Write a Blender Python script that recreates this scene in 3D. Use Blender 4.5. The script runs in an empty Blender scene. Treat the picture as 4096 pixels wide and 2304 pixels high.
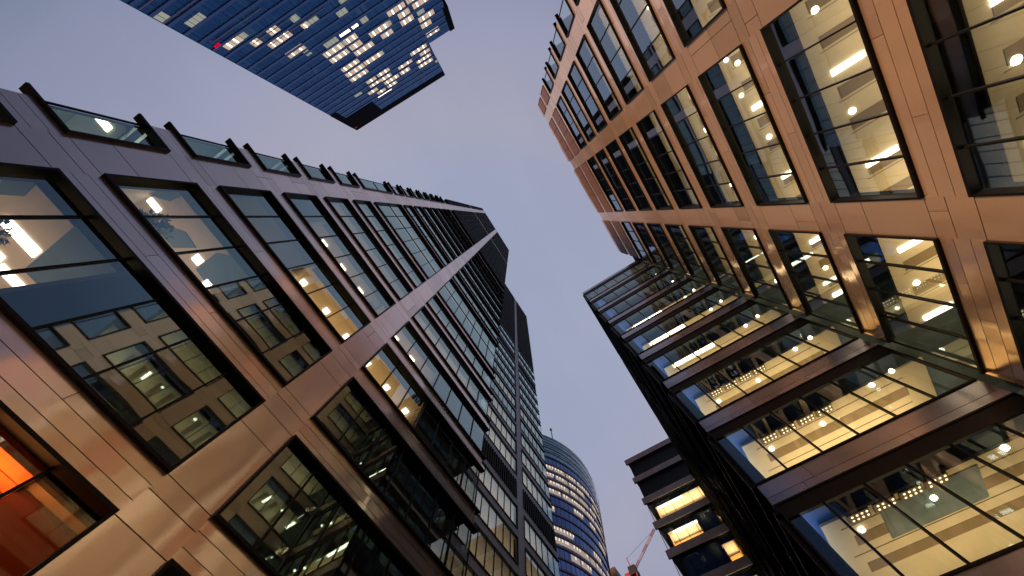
import bpy, math, random
from mathutils import Matrix, Vector
S = bpy.context.scene
COL = S.collection
rnd = random.Random(7)
R = math.radians

# ------------------------------------------------------------------ camera
cam_d = bpy.data.cameras.new("camera"); cam = bpy.data.objects.new("camera", cam_d); COL.objects.link(cam)
cam_d.sensor_width = 36.0; cam_d.lens = 36.0 * 1287.084 / 4096.0
cam_d.clip_start = 0.1; cam_d.clip_end = 5000
rt = Vector((0.536614771, -0.843819939, 0.003535314)); dn = Vector((0.823925571, 0.523049497, -0.218096028)); fw = Vector((0.182184632, 0.119946386, 0.975920911))
cam.matrix_world = Matrix(((rt.x, -dn.x, -fw.x, 0), (rt.y, -dn.y, -fw.y, 0), (rt.z, -dn.z, -fw.z, 0), (0, 0, 0, 1)))
S.camera = cam

# ------------------------------------------------------------------ render settings, sky, sun
S.view_settings.view_transform = 'Standard'; S.view_settings.look = 'None'
S.view_settings.exposure = 0.0; S.view_settings.gamma = 1.0
try:
    S.cycles.use_denoising = True
    S.cycles.max_bounces = 8; S.cycles.transparent_max_bounces = 12; S.cycles.glossy_bounces = 4; S.cycles.diffuse_bounces = 3
    S.cycles.sample_clamp_indirect = 4.0; S.cycles.caustics_reflective = False; S.cycles.caustics_refractive = False
except Exception:
    pass
SUN_DIR = Vector((-0.68, 0.71, 0.20)).normalized()          # towards the after-glow
W = bpy.data.worlds.new("World"); S.world = W; W.use_nodes = True
wn = W.node_tree; wn.nodes.clear()
def N(nt, typ, **kw):
    n = nt.nodes.new(typ)
    for k, v in kw.items(): setattr(n, k, v)
    return n
wo = N(wn, 'ShaderNodeOutputWorld'); bg = N(wn, 'ShaderNodeBackground'); bg2 = N(wn, 'ShaderNodeBackground'); ad = N(wn, 'ShaderNodeAddShader')
sky = N(wn, 'ShaderNodeTexSky'); sky.sky_type = 'NISHITA'; sky.sun_disc = False
sky.sun_elevation = math.asin(SUN_DIR.z) * 0.15; sky.sun_rotation = math.atan2(SUN_DIR.x, SUN_DIR.y)
sky.dust_density = 2.0
bg.inputs[1].default_value = 0.045
wn.links.new(sky.outputs[0], bg.inputs[0])
tc = N(wn, 'ShaderNodeTexCoord')
def dotv(vec):
    d = N(wn, 'ShaderNodeVectorMath', operation='DOT_PRODUCT'); wn.links.new(tc.outputs['Generated'], d.inputs[0]); d.inputs[1].default_value = vec
    return d.outputs['Value']
def ramp(nt, src, stops):
    r = N(nt, 'ShaderNodeValToRGB'); nt.links.new(src, r.inputs[0])
    e = r.color_ramp.elements
    while len(e) < len(stops): e.new(0.5)
    for i, (p, c) in enumerate(stops):
        e[i].position = p; e[i].color = (c[0], c[1], c[2], 1)
    return r.outputs[0]
def maprange(nt, src, a, b, c=0.0, d=1.0):
    m = N(nt, 'ShaderNodeMapRange'); nt.links.new(src, m.inputs[0])
    for i, v in enumerate((a, b, c, d)): m.inputs[i + 1].default_value = v
    return m.outputs[0]
grad = ramp(wn, dotv((0.25, 0.30, 1.0)),
            [(0.0, (0.03, 0.04, 0.085)), (0.26, (0.06, 0.08, 0.165)), (0.43, (0.14, 0.17, 0.28)), (0.53, (0.155, 0.195, 0.29)), (0.58, (0.21, 0.235, 0.36)), (0.74, (0.31, 0.32, 0.445)), (0.87, (0.365, 0.36, 0.465)), (0.97, (0.325, 0.358, 0.495))])
glow = ramp(wn, maprange(wn, dotv(SUN_DIR), 0.945, 1.0), [(0.0, (0, 0, 0)), (0.45, (0.02, 0.01, 0.01)), (1.0, (0.55, 0.28, 0.17))])
cn = N(wn, 'ShaderNodeTexNoise'); cn.inputs['Scale'].default_value = 1.7; cn.inputs['Detail'].default_value = 5; cn.inputs['Roughness'].default_value = 0.55
cmp = N(wn, 'ShaderNodeMapping'); cmp.inputs['Scale'].default_value = (1.0, 2.2, 1.6); wn.links.new(tc.outputs['Generated'], cmp.inputs[0]); wn.links.new(cmp.outputs[0], cn.inputs[0])
veil = ramp(wn, cn.outputs[0], [(0.35, (0.965, 0.97, 0.985)), (0.65, (1.045, 1.035, 1.015))])
gm = N(wn, 'ShaderNodeVectorMath', operation='MULTIPLY'); wn.links.new(grad, gm.inputs[0]); wn.links.new(veil, gm.inputs[1])
mx = N(wn, 'ShaderNodeVectorMath', operation='ADD'); wn.links.new(gm.outputs[0], mx.inputs[0]); wn.links.new(glow, mx.inputs[1])
wn.links.new(mx.outputs[0], bg2.inputs[0]); bg2.inputs[1].default_value = 1.0
wn.links.new(bg.outputs[0], ad.inputs[0]); wn.links.new(bg2.outputs[0], ad.inputs[1]); wn.links.new(ad.outputs[0], wo.inputs[0])

sd = bpy.data.lights.new("sun", 'SUN'); sd.energy = 5.0; sd.angle = R(10); sd.color = (1.0, 0.58, 0.32)
sun = bpy.data.objects.new("sun", sd); COL.objects.link(sun)
sun.rotation_mode = 'QUATERNION'; sun.rotation_quaternion = SUN_DIR.to_track_quat('Z', 'Y')

# ------------------------------------------------------------------ materials
ANI = 0.6
def mat(name):
    m = bpy.data.materials.new(name); m.use_nodes = True; nt = m.node_tree; nt.nodes.clear()
    o = N(nt, 'ShaderNodeOutputMaterial'); return m, nt, o
def princ(name, col, rough=0.5, metal=0.0, spec=0.5, em=None, es=0.0):
    m, nt, o = mat(name); p = N(nt, 'ShaderNodeBsdfPrincipled'); nt.links.new(p.outputs[0], o.inputs[0])
    p.inputs['Base Color'].default_value = (*col, 1); p.inputs['Roughness'].default_value = rough; p.inputs['Metallic'].default_value = metal
    p.inputs['Specular IOR Level'].default_value = spec
    if em: p.inputs['Emission Color'].default_value = (*em, 1); p.inputs['Emission Strength'].default_value = es
    m['p'] = p.name
    return m
def noisy(m, scale=3.0, amt=0.25, stretch=(1, 1, 1), rough=None):
    nt = m.node_tree; p = nt.nodes[m['p']]; c = p.inputs['Base Color'].default_value[:3]
    t = N(nt, 'ShaderNodeTexCoord'); mp = N(nt, 'ShaderNodeMapping'); mp.inputs['Scale'].default_value = stretch
    n = N(nt, 'ShaderNodeTexNoise'); n.inputs['Scale'].default_value = scale; n.inputs['Detail'].default_value = 4
    nt.links.new(t.outputs['Object'], mp.inputs[0]); nt.links.new(mp.outputs[0], n.inputs[0])
    r = ramp(nt, n.outputs[0], [(0.25, [x * (1 - amt) for x in c]), (0.75, [min(1, x * (1 + amt)) for x in c])])
    nt.links.new(r, p.inputs['Base Color'])
    if rough:
        nt.links.new(maprange(nt, n.outputs[0], 0.3, 0.7, rough[0], rough[1]), p.inputs['Roughness'])
    return m
def emis(name, col, st):
    m, nt, o = mat(name); e = N(nt, 'ShaderNodeEmission'); e.inputs[0].default_value = (*col, 1); e.inputs[1].default_value = st
    nt.links.new(e.outputs[0], o.inputs[0]); return m
def cladding(name, col, tangent, rough=0.17, aniso=0.92, metal=0.88, bump=1.1):
    """brushed bronze coloured metal panels: slight tint and gloss change per panel, shallow waviness"""
    m, nt, o = mat(name); p = N(nt, 'ShaderNodeBsdfPrincipled'); nt.links.new(p.outputs[0], o.inputs[0])
    g = N(nt, 'ShaderNodeNewGeometry')
    t = N(nt, 'ShaderNodeTexCoord')
    base = ramp(nt, g.outputs['Random Per Island'], [(0.0, [c * 0.86 for c in col]), (0.5, col), (1.0, [min(1, c * 1.10) for c in col])])
    n1 = N(nt, 'ShaderNodeTexNoise'); n1.inputs['Scale'].default_value = 0.7; n1.inputs['Detail'].default_value = 1
    mp = N(nt, 'ShaderNodeMapping'); mp.inputs['Scale'].default_value = (1, 1, 0.35)
    nt.links.new(t.outputs['Object'], mp.inputs[0]); nt.links.new(mp.outputs[0], n1.inputs[0])
    mixc = N(nt, 'ShaderNodeMix', data_type='RGBA', blend_type='MULTIPLY'); mixc.inputs[0].default_value = 1.0
    nt.links.new(base, mixc.inputs[6]); nt.links.new(ramp(nt, n1.outputs[0], [(0.3, (0.96, 0.96, 0.96)), (0.7, (1, 1, 1))]), mixc.inputs[7])
    nt.links.new(mixc.outputs[2], p.inputs['Base Color'])
    p.inputs['Metallic'].default_value = metal
    nt.links.new(maprange(nt, n1.outputs[0], 0.3, 0.7, rough * 0.85, rough * 1.2), p.inputs['Roughness'])
    p.inputs['Anisotropic'].default_value = aniso
    cx = N(nt, 'ShaderNodeCombineXYZ')
    for i in range(3): cx.inputs[i].default_value = tangent[i]
    nt.links.new(cx.outputs[0], p.inputs['Tangent'])
    n2 = N(nt, 'ShaderNodeTexNoise'); n2.inputs['Scale'].default_value = 0.55; n2.inputs['Detail'].default_value = 1.5
    off = N(nt, 'ShaderNodeVectorMath', operation='MULTIPLY_ADD'); off.inputs[1].default_value = (1, 1, 1)
    cc = N(nt, 'ShaderNodeCombineXYZ'); k = maprange(nt, g.outputs['Random Per Island'], 0, 1, 0, 40)
    nt.links.new(k, cc.inputs[0]); nt.links.new(t.outputs['Object'], off.inputs[0]); nt.links.new(cc.outputs[0], off.inputs[2])
    mp2 = N(nt, 'ShaderNodeMapping'); mp2.inputs['Scale'].default_value = (0.85, 0.85, 0.28); nt.links.new(off.outputs[0], mp2.inputs[0]); nt.links.new(mp2.outputs[0], n2.inputs[0])
    b = N(nt, 'ShaderNodeBump'); b.inputs['Strength'].default_value = bump; b.inputs['Distance'].default_value = 0.07
    nt.links.new(n2.outputs[0], b.inputs['Height']); nt.links.new(b.outputs[0], p.inputs['Normal'])
    return m
def glass(name, through=(0.8, 0.84, 0.84), refl=(0.78, 0.9, 1.0), base=0.10, ior=1.55, wob=0.02):
    m, nt, o = mat(name)
    tr = N(nt, 'ShaderNodeBsdfTransparent'); tr.inputs[0].default_value = (*through, 1)
    gl = N(nt, 'ShaderNodeBsdfGlossy'); gl.inputs['Color'].default_value = (*refl, 1); gl.inputs['Roughness'].default_value = 0.02
    fr = N(nt, 'ShaderNodeFresnel'); fr.inputs[0].default_value = ior
    a = N(nt, 'ShaderNodeMath', operation='MULTIPLY_ADD'); a.inputs[1].default_value = 1.0; a.inputs[2].default_value = base; a.use_clamp = True
    nt.links.new(fr.outputs[0], a.inputs[0])
    mxs = N(nt, 'ShaderNodeMixShader'); nt.links.new(a.outputs[0], mxs.inputs[0]); nt.links.new(tr.outputs[0], mxs.inputs[1]); nt.links.new(gl.outputs[0], mxs.inputs[2])
    nt.links.new(mxs.outputs[0], o.inputs[0])
    t = N(nt, 'ShaderNodeTexCoord'); n2 = N(nt, 'ShaderNodeTexNoise'); n2.inputs['Scale'].default_value = 0.5; n2.inputs['Detail'].default_value = 0.5
    nt.links.new(t.outputs['Object'], n2.inputs[0])
    b = N(nt, 'ShaderNodeBump'); b.inputs['Strength'].default_value = 1.0; b.inputs['Distance'].default_value = wob
    nt.links.new(n2.outputs[0], b.inputs['Height']); nt.links.new(b.outputs[0], gl.inputs['Normal']); nt.links.new(b.outputs[0], fr.inputs['Normal'])
    return m
M = {}
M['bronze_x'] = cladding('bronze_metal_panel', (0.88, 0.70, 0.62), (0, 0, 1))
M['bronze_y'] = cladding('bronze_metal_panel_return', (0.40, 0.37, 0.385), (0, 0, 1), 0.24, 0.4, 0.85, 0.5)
M['copper_x'] = cladding('copper_metal_panel', (0.90, 0.64, 0.45), (0, 0, 1), 0.16, 0.92, 0.78, 1.7)
M['grey_clad'] = noisy(princ('grey_stone_panel', (0.36, 0.335, 0.34), 0.45), 2.0, 0.12)
M['joint'] = princ('dark_joint', (0.012, 0.011, 0.011), 0.8)
M['black'] = noisy(princ('black_metal', (0.005, 0.0045, 0.006), 0.45, 0.0, 0.18), 4.0, 0.3)
M['louvre'] = noisy(princ('louvre_blade', (0.011, 0.011, 0.017), 0.6, 0.0, 0.12), 2.0, 0.35)
M['brown_panel'] = noisy(princ('brown_panel', (0.13, 0.075, 0.06), 0.5, 0.2), 2.0, 0.2)
M['glass_l'] = glass('left_window_glass', (0.78, 0.82, 0.82), (0.72, 0.95, 0.90), 0.28, 1.6, 0.005)
M['glass_r'] = glass('right_window_glass', (0.86, 0.88, 0.82), (0.74, 0.86, 0.95), 0.24, 1.55, 0.006)
M['glass_w'] = glass('return_window_glass', (0.86, 0.90, 0.82), (0.60, 0.82, 0.90), 0.09, 1.5, 0.008)
M['ceiling_r'] = noisy(princ('office_ceiling', (0.62, 0.52, 0.36), 0.9, 0, 0.1), 1.2, 0.06)
M['ceiling_l'] = noisy(princ('office_ceiling_left', (0.62, 0.50, 0.38), 0.9, 0, 0.1), 1.2, 0.06)
M['ceil_trim'] = princ('ceiling_vent', (0.22, 0.15, 0.075), 0.8)
M['slab'] = noisy(princ('concrete_slab', (0.13, 0.17, 0.18), 0.9), 2.0, 0.2)
M['floor'] = noisy(princ('office_floor', (0.20, 0.17, 0.13), 0.8), 3.0, 0.2)
M['wall'] = noisy(princ('office_wall', (0.50, 0.42, 0.32), 0.9), 1.0, 0.08)
M['darkwall'] = noisy(princ('dark_core_wall', (0.07, 0.07, 0.07), 0.9), 1.0, 0.2)
M['orange'] = princ('orange_wall', (0.85, 0.17, 0.01), 0.6)
M['lamp'] = emis('lamp_diffuser', (1.0, 0.90, 0.70), 7.0)
M['spot'] = emis('spot_lens', (1.0, 0.88, 0.66), 6.0)
M['painted_reflection'] = princ('painted_reflection', (0.05, 0.13, 0.42), 0.6)  # blue base colour painted in place of sky reflected in wing glass
M['bead'] = emis('bead_lens', (1.0, 0.80, 0.52), 2.2)
M['roof'] = noisy(princ('roof_felt', (0.10, 0.10, 0.11), 0.9), 1.0, 0.2)

# ------------------------------------------------------------------ mesh helpers
class MB:
    def __init__(s): s.v = []; s.f = []; s.m = []; s.mats = []
    def mi(s, m):
        if m not in s.mats: s.mats.append(m)
        return s.mats.index(m)
    def box(s, x0, x1, y0, y1, z0, z1, m):
        i = len(s.v); k = s.mi(m)
        s.v += [(x0, y0, z0), (x1, y0, z0), (x1, y1, z0), (x0, y1, z0), (x0, y0, z1), (x1, y0, z1), (x1, y1, z1), (x0, y1, z1)]
        for q in ((0, 3, 2, 1), (4, 5, 6, 7), (0, 1, 5, 4), (1, 2, 6, 5), (2, 3, 7, 6), (3, 0, 4, 7)):
            s.f.append(tuple(i + a for a in q)); s.m.append(k)
        return s
    def quad(s, a, b, c, d, m):
        i = len(s.v); s.v += [a, b, c, d]; s.f.append((i, i + 1, i + 2, i + 3)); s.m.append(s.mi(m)); return s
    def tube(s, p, q, r, m, n=8, r2=None):
        p = Vector(p); q = Vector(q); ax = (q - p).normalized(); u = ax.orthogonal().normalized(); w = ax.cross(u); i = len(s.v); k = s.mi(m); r2 = r if r2 is None else r2
        for a in range(n):
            t = 2 * math.pi * a / n; d = u * math.cos(t) + w * math.sin(t); s.v.append(tuple(p + d * r)); s.v.append(tuple(q + d * r2))
        for a in range(n):
            b = (a + 1) % n; s.f.append((i + 2 * a, i + 2 * b, i + 2 * b + 1, i + 2 * a + 1)); s.m.append(k)
        s.f.append(tuple(i + 2 * a for a in range(n))[::-1]); s.m.append(k)
        s.f.append(tuple(i + 2 * a + 1 for a in range(n))); s.m.append(k)
        return s
    def mesh(s, name):
        me = bpy.data.meshes.new(name); me.from_pydata(s.v, [], s.f)
        for m in s.mats: me.materials.append(m)
        me.polygons.foreach_set('material_index', s.m); me.update(); return me
def link(name, me, parent=None, mw=None):
    o = bpy.data.objects.new(name, me); COL.objects.link(o)
    if parent is not None:
        o.parent = parent
    if mw is not None: o.matrix_local = mw
    return o
def thing(name, label, cat, loc=(0, 0, 0), group=None):
    o = bpy.data.objects.new(name, None); COL.objects.link(o); o.location = loc; o.empty_display_size = 0.5
    o['label'] = label; o['category'] = cat
    if group: o['group'] = group
    return o
def shift(v): return Matrix.Translation(v)

class Facade:
    """local axes: u along the wall, d into the building, w up"""
    def __init__(s, root, origin, U, D):
        s.root = root; o = Vector(origin) - root.location; U = Vector(U); D = Vector(D)
        s.mw = Matrix(((U.x, D.x, 0, o.x), (U.y, D.y, 0, o.y), (U.z, D.z, 1, o.z), (0, 0, 0, 1)))
    def put(s, name, mb, u=0.0, d=0.0, w=0.0, parent=None):
        me = mb if isinstance(mb, bpy.types.Mesh) else mb.mesh(name)
        if parent is not None: return link(name, me, parent, shift((u, d, w)))
        return link(name, me, s.root, s.mw @ shift((u, d, w)))

_wc = {}
def window(F, u, w, Wd, H, mull, glassm, tran=(), lip=-0.10, left=True, right=True, wrapL=0.0, wrapR=0.0, gd=0.06, ft=0.07, frame='black', mw=0.055):
    key = (round(Wd, 3), round(H, 3), tuple(mull), glassm, tuple(tran), lip, left, right, wrapL, wrapR, gd, ft, frame)
    if key not in _wc:
        b = MB(); K = M[frame]; bk = gd + 0.08
        if left: b.box(0, ft, lip, bk, ft, H - ft, K)
        if right: b.box(Wd - ft, Wd, lip, bk, ft, H - ft, K)
        b.box(-wrapL, Wd + wrapR, lip - 0.004, bk, H - ft, H, K); b.box(-wrapL, Wd + wrapR, lip - 0.004, bk, 0, ft, K)
        for m in mull: b.box(m - mw / 2, m + mw / 2, gd - 0.05, bk, ft, H - ft, K)
        for t in tran: b.box(ft, Wd - ft, gd - 0.045, bk - 0.01, t - mw / 2, t + mw / 2, K)
        if not left: b.box(-0.03, 0.03, gd - 0.03, gd + 0.03, ft, H - ft, K)
        if not right: b.box(Wd - 0.03, Wd + 0.03, gd - 0.03, gd + 0.03, ft, H - ft, K)
        g = MB(); e = ft * 0.6; a0 = e if left else 0.0; a1 = Wd - (e if right else 0.0)
        g.quad((a0, gd, e), (a1, gd, e), (a1, gd, H - e), (a0, gd, H - e), M[glassm])
        _wc[key] = (b.mesh('window'), g.mesh('pane'))
    fm, gm = _wc[key]
    o = F.put('window', fm, u, 0, w)
    link('pane', gm, o)
    return o
def panels(b, u0, u1, w0, w1, m, thick=0.05, gap=0.016, joints_w=(), joints_u=None, d0=0.0):
    """cladding panels with open joints over a dark backing"""
    ws = [w0] + [w0 + j for j in joints_w if w0 + j < w1 - 0.05] + [w1]
    for i in range(len(ws) - 1):
        us = [u0] + list((joints_u[i] if joints_u else [])) + [u1]
        for j in range(len(us) - 1):
            g0 = gap / 2 if j > 0 else 0; g1 = gap / 2 if j < len(us) - 2 else 0
            h0 = gap / 2 if i > 0 else 0; h1 = gap / 2 if i < len(ws) - 2 else 0
            b.box(us[j] + g0, us[j + 1] - g1, d0, d0 + thick, ws[i] + h0, ws[i + 1] - h1, m)
    b.box(u0 + 0.01, u1 - 0.01, d0 + thick + 0.012, d0 + 0.28, w0 + 0.01, w1 - 0.01, M['joint'])

def area(name, parent, loc, sx, sy, power, col, up=True):
    l = bpy.data.lights.new(name, 'AREA'); l.shape = 'RECTANGLE'; l.size = sx; l.size_y = sy; l.energy = power; l.color = col
    o = bpy.data.objects.new(name, l); COL.objects.link(o); o.parent = parent
    o.location = Vector(loc) - parent.location
    if up: o.rotation_euler = (math.pi, 0, 0)
    return o
WARM = (1.0, 0.74, 0.42)

# ------------------------------------------------------------------ ground
GZ = -1.6
def structure(name, mb):
    o = link(name, mb.mesh(name)); o['kind'] = 'structure'; return o
asph = noisy(princ('asphalt', (0.05, 0.05, 0.052), 0.85), 6.0, 0.25)
pave = noisy(princ('stone_paving', (0.26, 0.23, 0.20), 0.7), 5.0, 0.2)
structure('ground', MB().box(-1500, 1500, -1500, 1500, GZ - 0.6, GZ - 0.12, asph))
structure('road', MB().box(-120, 160, -2.2, 4.5, GZ - 0.118, GZ - 0.114, asph))
structure('pavement', MB().box(-60, 100, 4.5, 10.6, GZ - 0.12, GZ, pave).box(-60, 100, -11.5, -2.2, GZ - 0.12, GZ, pave))

# ================================================================== LEFT TOWER
M['glass_o'] = glass('amber_tinted_glass', (0.90, 0.62, 0.45), (0.85, 0.80, 0.70), 0.05, 1.45, 0.005)
LY = 10.06
P = 3.985; S0 = 6.41; H0 = 2.98
tl = thing('office_tower', 'tall dark topped office tower with bronze metal piers and ribbon windows on the left', 'tower', (0.8, 25, GZ))
FL = Facade(tl, (0, LY, 0), (1, 0, 0), (0, 1, 0))
BAYS = [(-7.85, 0.64, 6, True, True, 0, 0), (2.10, 12.05, 7, True, False, 0, 0.28), (-10.47, -9.25, 1, False, True, 0.36, 0)]
KT = 16                                                    # glazed floors; louvres above
ZT = S0 + P * KT - 0.98                                      # ~ 69
PIERS = [(-9.25, -7.85), (0.64, 2.10)]
rows = []                                                    # (sill, height)
k = -1
while k < KT - 1:
    if k == 6: rows.append((k, S0 + P * k, P + H0)); k += 2
    else: rows.append((k, S0 + P * k, H0)); k += 1
for (k, z0, h) in rows:
    for (u0, u1, n, l, r, wl, wr) in BAYS:
        wdt = u1 - u0; mull = [round(wdt * i / n, 3) for i in range(1, n)]
        window(FL, u0, z0, wdt, h, mull, 'glass_o' if (k == -1 and u0 < 1) else 'glass_l', gd=0.11, lip=-0.13, ft=0.08, tran=(P - 0.3,) if h > 4 else (), left=l, right=r, wrapL=wl, wrapR=wr)
        # spandrel above this window
        b = MB(); zz = z0 + h; z1 = z0 + (P * 2 if h > 4 else P)
        L1 = wdt
        e0 = u0 if l else u0 + 0.0; e1 = u1
        ju = [[], [e0 + L1 * (0.33 + 0.12 * rnd.random())] if L1 > 3 else [], []]
        if L1 > 3 and rnd.random() < 0.6: ju[2] = [e0 + L1 * (0.6 + 0.15 * rnd.random())]
        panels(b, 0, L1, 0, z1 - zz, M['bronze_x'], joints_w=(0.30, 0.36 + 0.32), joints_u=[[a - e0 for a in q] for q in ju])
        FL.put('spandrel', b, e0, 0, zz)
for (u0, u1) in PIERS:
    b = MB(); z = GZ
    js = []
    z = S0 - P * 2
    prev = GZ
    w = u1 - u0
    backing = []
    while z < 150:
        for zz in (z + 0.02, z + H0 * 0.5 + rnd.uniform(-.8, .8), z + H0 - 0.02, z + H0 + 0.62):
            if zz > prev + 0.3 and zz < 152:
                split = rnd.random()
                mid = 0.36 * w if split < 0.5 else 0.66 * w
                if rnd.random() < 0.12:
                    b.box(0, mid - 0.011, 0, 0.05, prev + 0.011, zz - 0.011, M['bronze_x']); b.box(mid + 0.011, w, 0, 0.05, prev + 0.011, zz - 0.011, M['bronze_x'])
                else:
                    b.box(0, w, 0, 0.05, prev + 0.011, zz - 0.011, M['bronze_x'])
                prev = zz
        z += P
    b.box(0.01, w - 0.01, 0.062, 0.6, GZ, 154, M['joint'])
    b.box(0, w, 0, 0.05, prev + 0.011, 154, M['bronze_x'])
    FL.put('pier', b, u0, 0, 0)
M['glass_c'] = glass('corner_window_glass', (0.50, 0.72, 0.70), (0.72, 0.92, 0.92), 0.25, 1.6, 0.005)
FS = Facade(tl, (-10.40, 0, 0), (0, -1, 0), (1, 0, 0))
for (k, z0, h) in rows:
    window(FS, -17.5, z0, 7.26, h, [1.45, 2.9, 4.35, 5.8], 'glass_c', tran=(P - 0.3,) if h > 4 else (), right=False, gd=0.0, lip=-0.10)
    b = MB(); b.box(0, 7.3, 0, 0.25, 0.003, (P if h < 4 else 2 * P) - h - 0.003, M['bronze_x']); FS.put('spandrel', b, -17.5, 0, z0 + h)
# louvre fields at the top
def louvres(F, u0, u1, z0, z1, step=0.62, lip=-0.12):
    b = MB(); w = u1 - u0; n = int((z1 - z0) / step); s = (z1 - z0) / n
    b.box(0, w, 0.20, 0.5, 0, z1 - z0, M['joint'])
    for i in range(n): b.box(0, w, lip, 0.14, i * s, i * s + s * 0.45, M['louvre'])
    for j in range(1, int(w / 1.42)): b.box(j * 1.42 - .04, j * 1.42 + .04, lip - 0.02, 0.19, 0, z1 - z0, M['louvre'])
    F.put('louvre_panel', b, u0, 0, z0)
for (u0, u1, n, l, r, wl, wr) in BAYS:
    louvres(FL, u0, u1, ZT + 0.02, 106.2); louvres(FL, u0, u1, 108.4, 150.6)
    b = MB(); panels(b, 0, u1 - u0, 0, 2.14, M['bronze_x']); FL.put('spandrel', b, u0, 0, 106.23)
# the lobby at street level, the body, floors, ceilings
b = MB(); b.box(-10.0, 12.0, LY + 8.2, 40, GZ, 150.4, M['darkwall'])
b.box(-10.3, 12.0, LY + 0.6, 40, ZT + 1.0, 150.2, M['darkwall'])
b.box(-10.40, -10.2, LY + 7.5, 40, GZ, ZT + 1.0, M['grey_clad']); b.box(11.8, 12.0, LY + 7.5, 40, GZ, ZT + 1, M['grey_clad'])
link('core_wall', b.mesh('core_wall'), tl, shift(-tl.location))
for k in range(-1, KT):
    z0 = S0 + P * k; b = MB()
    b.box(-10.35, 11.95, LY + 0.36, LY + 8.1, z0 - 0.55, z0 - 0.10, M['slab'])
    o = link('floor_slab', b.mesh('floor_slab'), tl, shift(-tl.location))
    if k < KT - 1 and k != 6:
        b = MB(); b.box(-10.1, 11.7, LY + 0.75, LY + 8.05, z0 + H0 - 0.02, z0 + H0 + 0.06, M['ceiling_l'])
        link('ceiling', b.mesh('ceiling'), tl, shift(-tl.location))
part_x = {-1: (-8.6, 1.4), 0: (-8.6, -4.75, 1.4), 1: (-8.6, -3.4, 1.4, 6.6), 2: (-8.6, -3.6, 6.5), 3: (-8.6, -6.3, 0.2, 6.4), 4: (-8.6, 1.4)}
for k, xs in part_x.items():
    z0 = S0 + P * k
    for x in xs:
        b = MB().box(x - 0.06, x + 0.06, LY + 0.45, LY + 8.1, z0 - 0.08, z0 + H0 + 0.3, M['orange'] if k == -1 else M['wall'])
        link('partition', b.mesh('partition'), tl, shift(-tl.location))
ORN = (1.0, 0.32, 0.04)
def roomlight(k, x0, x1, pw, col=(1.0, 0.70, 0.42)):
    z0 = S0 + P * k
    area('room_light', tl, ((x0 + x1) / 2, LY + 3.2, z0 + 1.4), x1 - x0 - 0.6, 4.0, pw * (x1 - x0), col)
roomlight(-1, -8.4, 1.2, 3.5, ORN)
M['wine'] = princ('dark_red_ceiling', (0.20, 0.032, 0.008), 0.6)
b = MB().box(-8.4, 1.2, LY + 1.05, LY + 8.0, S0 - P + H0 - 0.12, S0 - P + H0 - 0.03, M['wine']).box(-8.4, -0.8, LY + 0.22, LY + 0.62, S0 - P + H0 - 0.25, S0 - P + H0 - 0.03, M['orange']).box(-8.4, -0.8, LY + 0.66, LY + 1.03, S0 - P + H0 - 0.25, S0 - P + H0 - 0.03, M['orange'])
area('cove_light', tl, (-4.6, LY + 0.62, S0 - P + 2.2), 7.4, 0.35, 150, (1.0, 0.5, 0.16))
link('ceiling', b.mesh('ceiling'), tl, shift(-tl.location))
roomlight(0, -8.5, -4.9, 14); roomlight(0, -10.2, -8.7, 5)
roomlight(1, -8.5, -3.5, 14); roomlight(1, -10.2, -8.7, 9, (0.9, 1.0, 0.9)); pass
roomlight(2, -3.4, 6.4, 22, (1.0, 0.66, 0.26)); roomlight(2, -10.2, -8.7, 5, (0.8, 1.0, 1.0)); roomlight(2, -8.5, -3.7, 2)
roomlight(3, -6.2, 0.1, 9); roomlight(3, 0.3, 6.3, 13, (1, .66, .45)); roomlight(3, -10.2, -8.7, 3, (0.8, 1.0, 1.0))
PALE_L = (1.0, 0.80, 0.68)
roomlight(4, -8.5, 1.3, 8, PALE_L); roomlight(4, 1.5, 11, 13, PALE_L); roomlight(5, -8.5, 11, 9, PALE_L); roomlight(7, -8.5, 11, 5, PALE_L); roomlight(9, -8.5, 11, 8, PALE_L); roomlight(11, -8.5, 11, 6, PALE_L)
def box_part(name, root, x0, x1, y0, y1, z0, z1, m):
    b = MB().box(x0, x1, y0, y1, z0, z1, m); return link(name, b.mesh(name), root, shift(-root.location))
def disc_part(name, root, x, y, z, r, m, h=0.05):
    b = MB().tube((x, y, z - h), (x, y, z), r, m, 16); return link(name, b.mesh(name), root, shift(-root.location))
zc = lambda k: S0 + P * k + H0 - 0.02
for k, lst in {0: [(-7.75, -6.55, 12.15, 12.5), (-7.9, -7.0, 13.2, 13.6), (-6.9, -5.6, 13.4, 13.7)], 1: [(-8.4, -7.85, 11.85, 12.1), (-5.75, -5.4, 11.9, 12.25), (-4.75, -4.45, 12.3, 12.6), (-9.75, -9.2, 11.2, 11.5)]}.items():
    for (x0, x1, y0, y1) in lst: box_part('ceiling_lamp', tl, x0, x1, y0, y1, zc(k) - 0.05, zc(k) - 0.004, M['lamp'])
for x in (-3.17, -1.24, 0.58, 2.5, 4.34, 6.2): box_part('ceiling_lamp', tl, x - 0.16, x + 0.16, 11.50, 11.80, zc(2) - 0.06, zc(2) - 0.004, M['lamp'])
for x in (-5.2, -3.3, -1.4, 2.6, 4.5): box_part('ceiling_lamp', tl, x - 0.25, x + 0.25, 11.35, 11.5, zc(3) - 0.06, zc(3) - 0.004, M['spot'])
for x in (-10.0, -7, -4, -1, 3, 6, 9):
    for y in (12.6, 14.6): box_part('ceiling_lamp', tl, x - 0.6, x + 0.6, y - .07, y + .07, S0 - P + H0 - 0.18, S0 - P + H0 - 0.125, M['spot'])
M['slate'] = noisy(princ('slate_blue_sheet', (0.11, 0.16, 0.20), 0.8), 1.5, 0.15)
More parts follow.
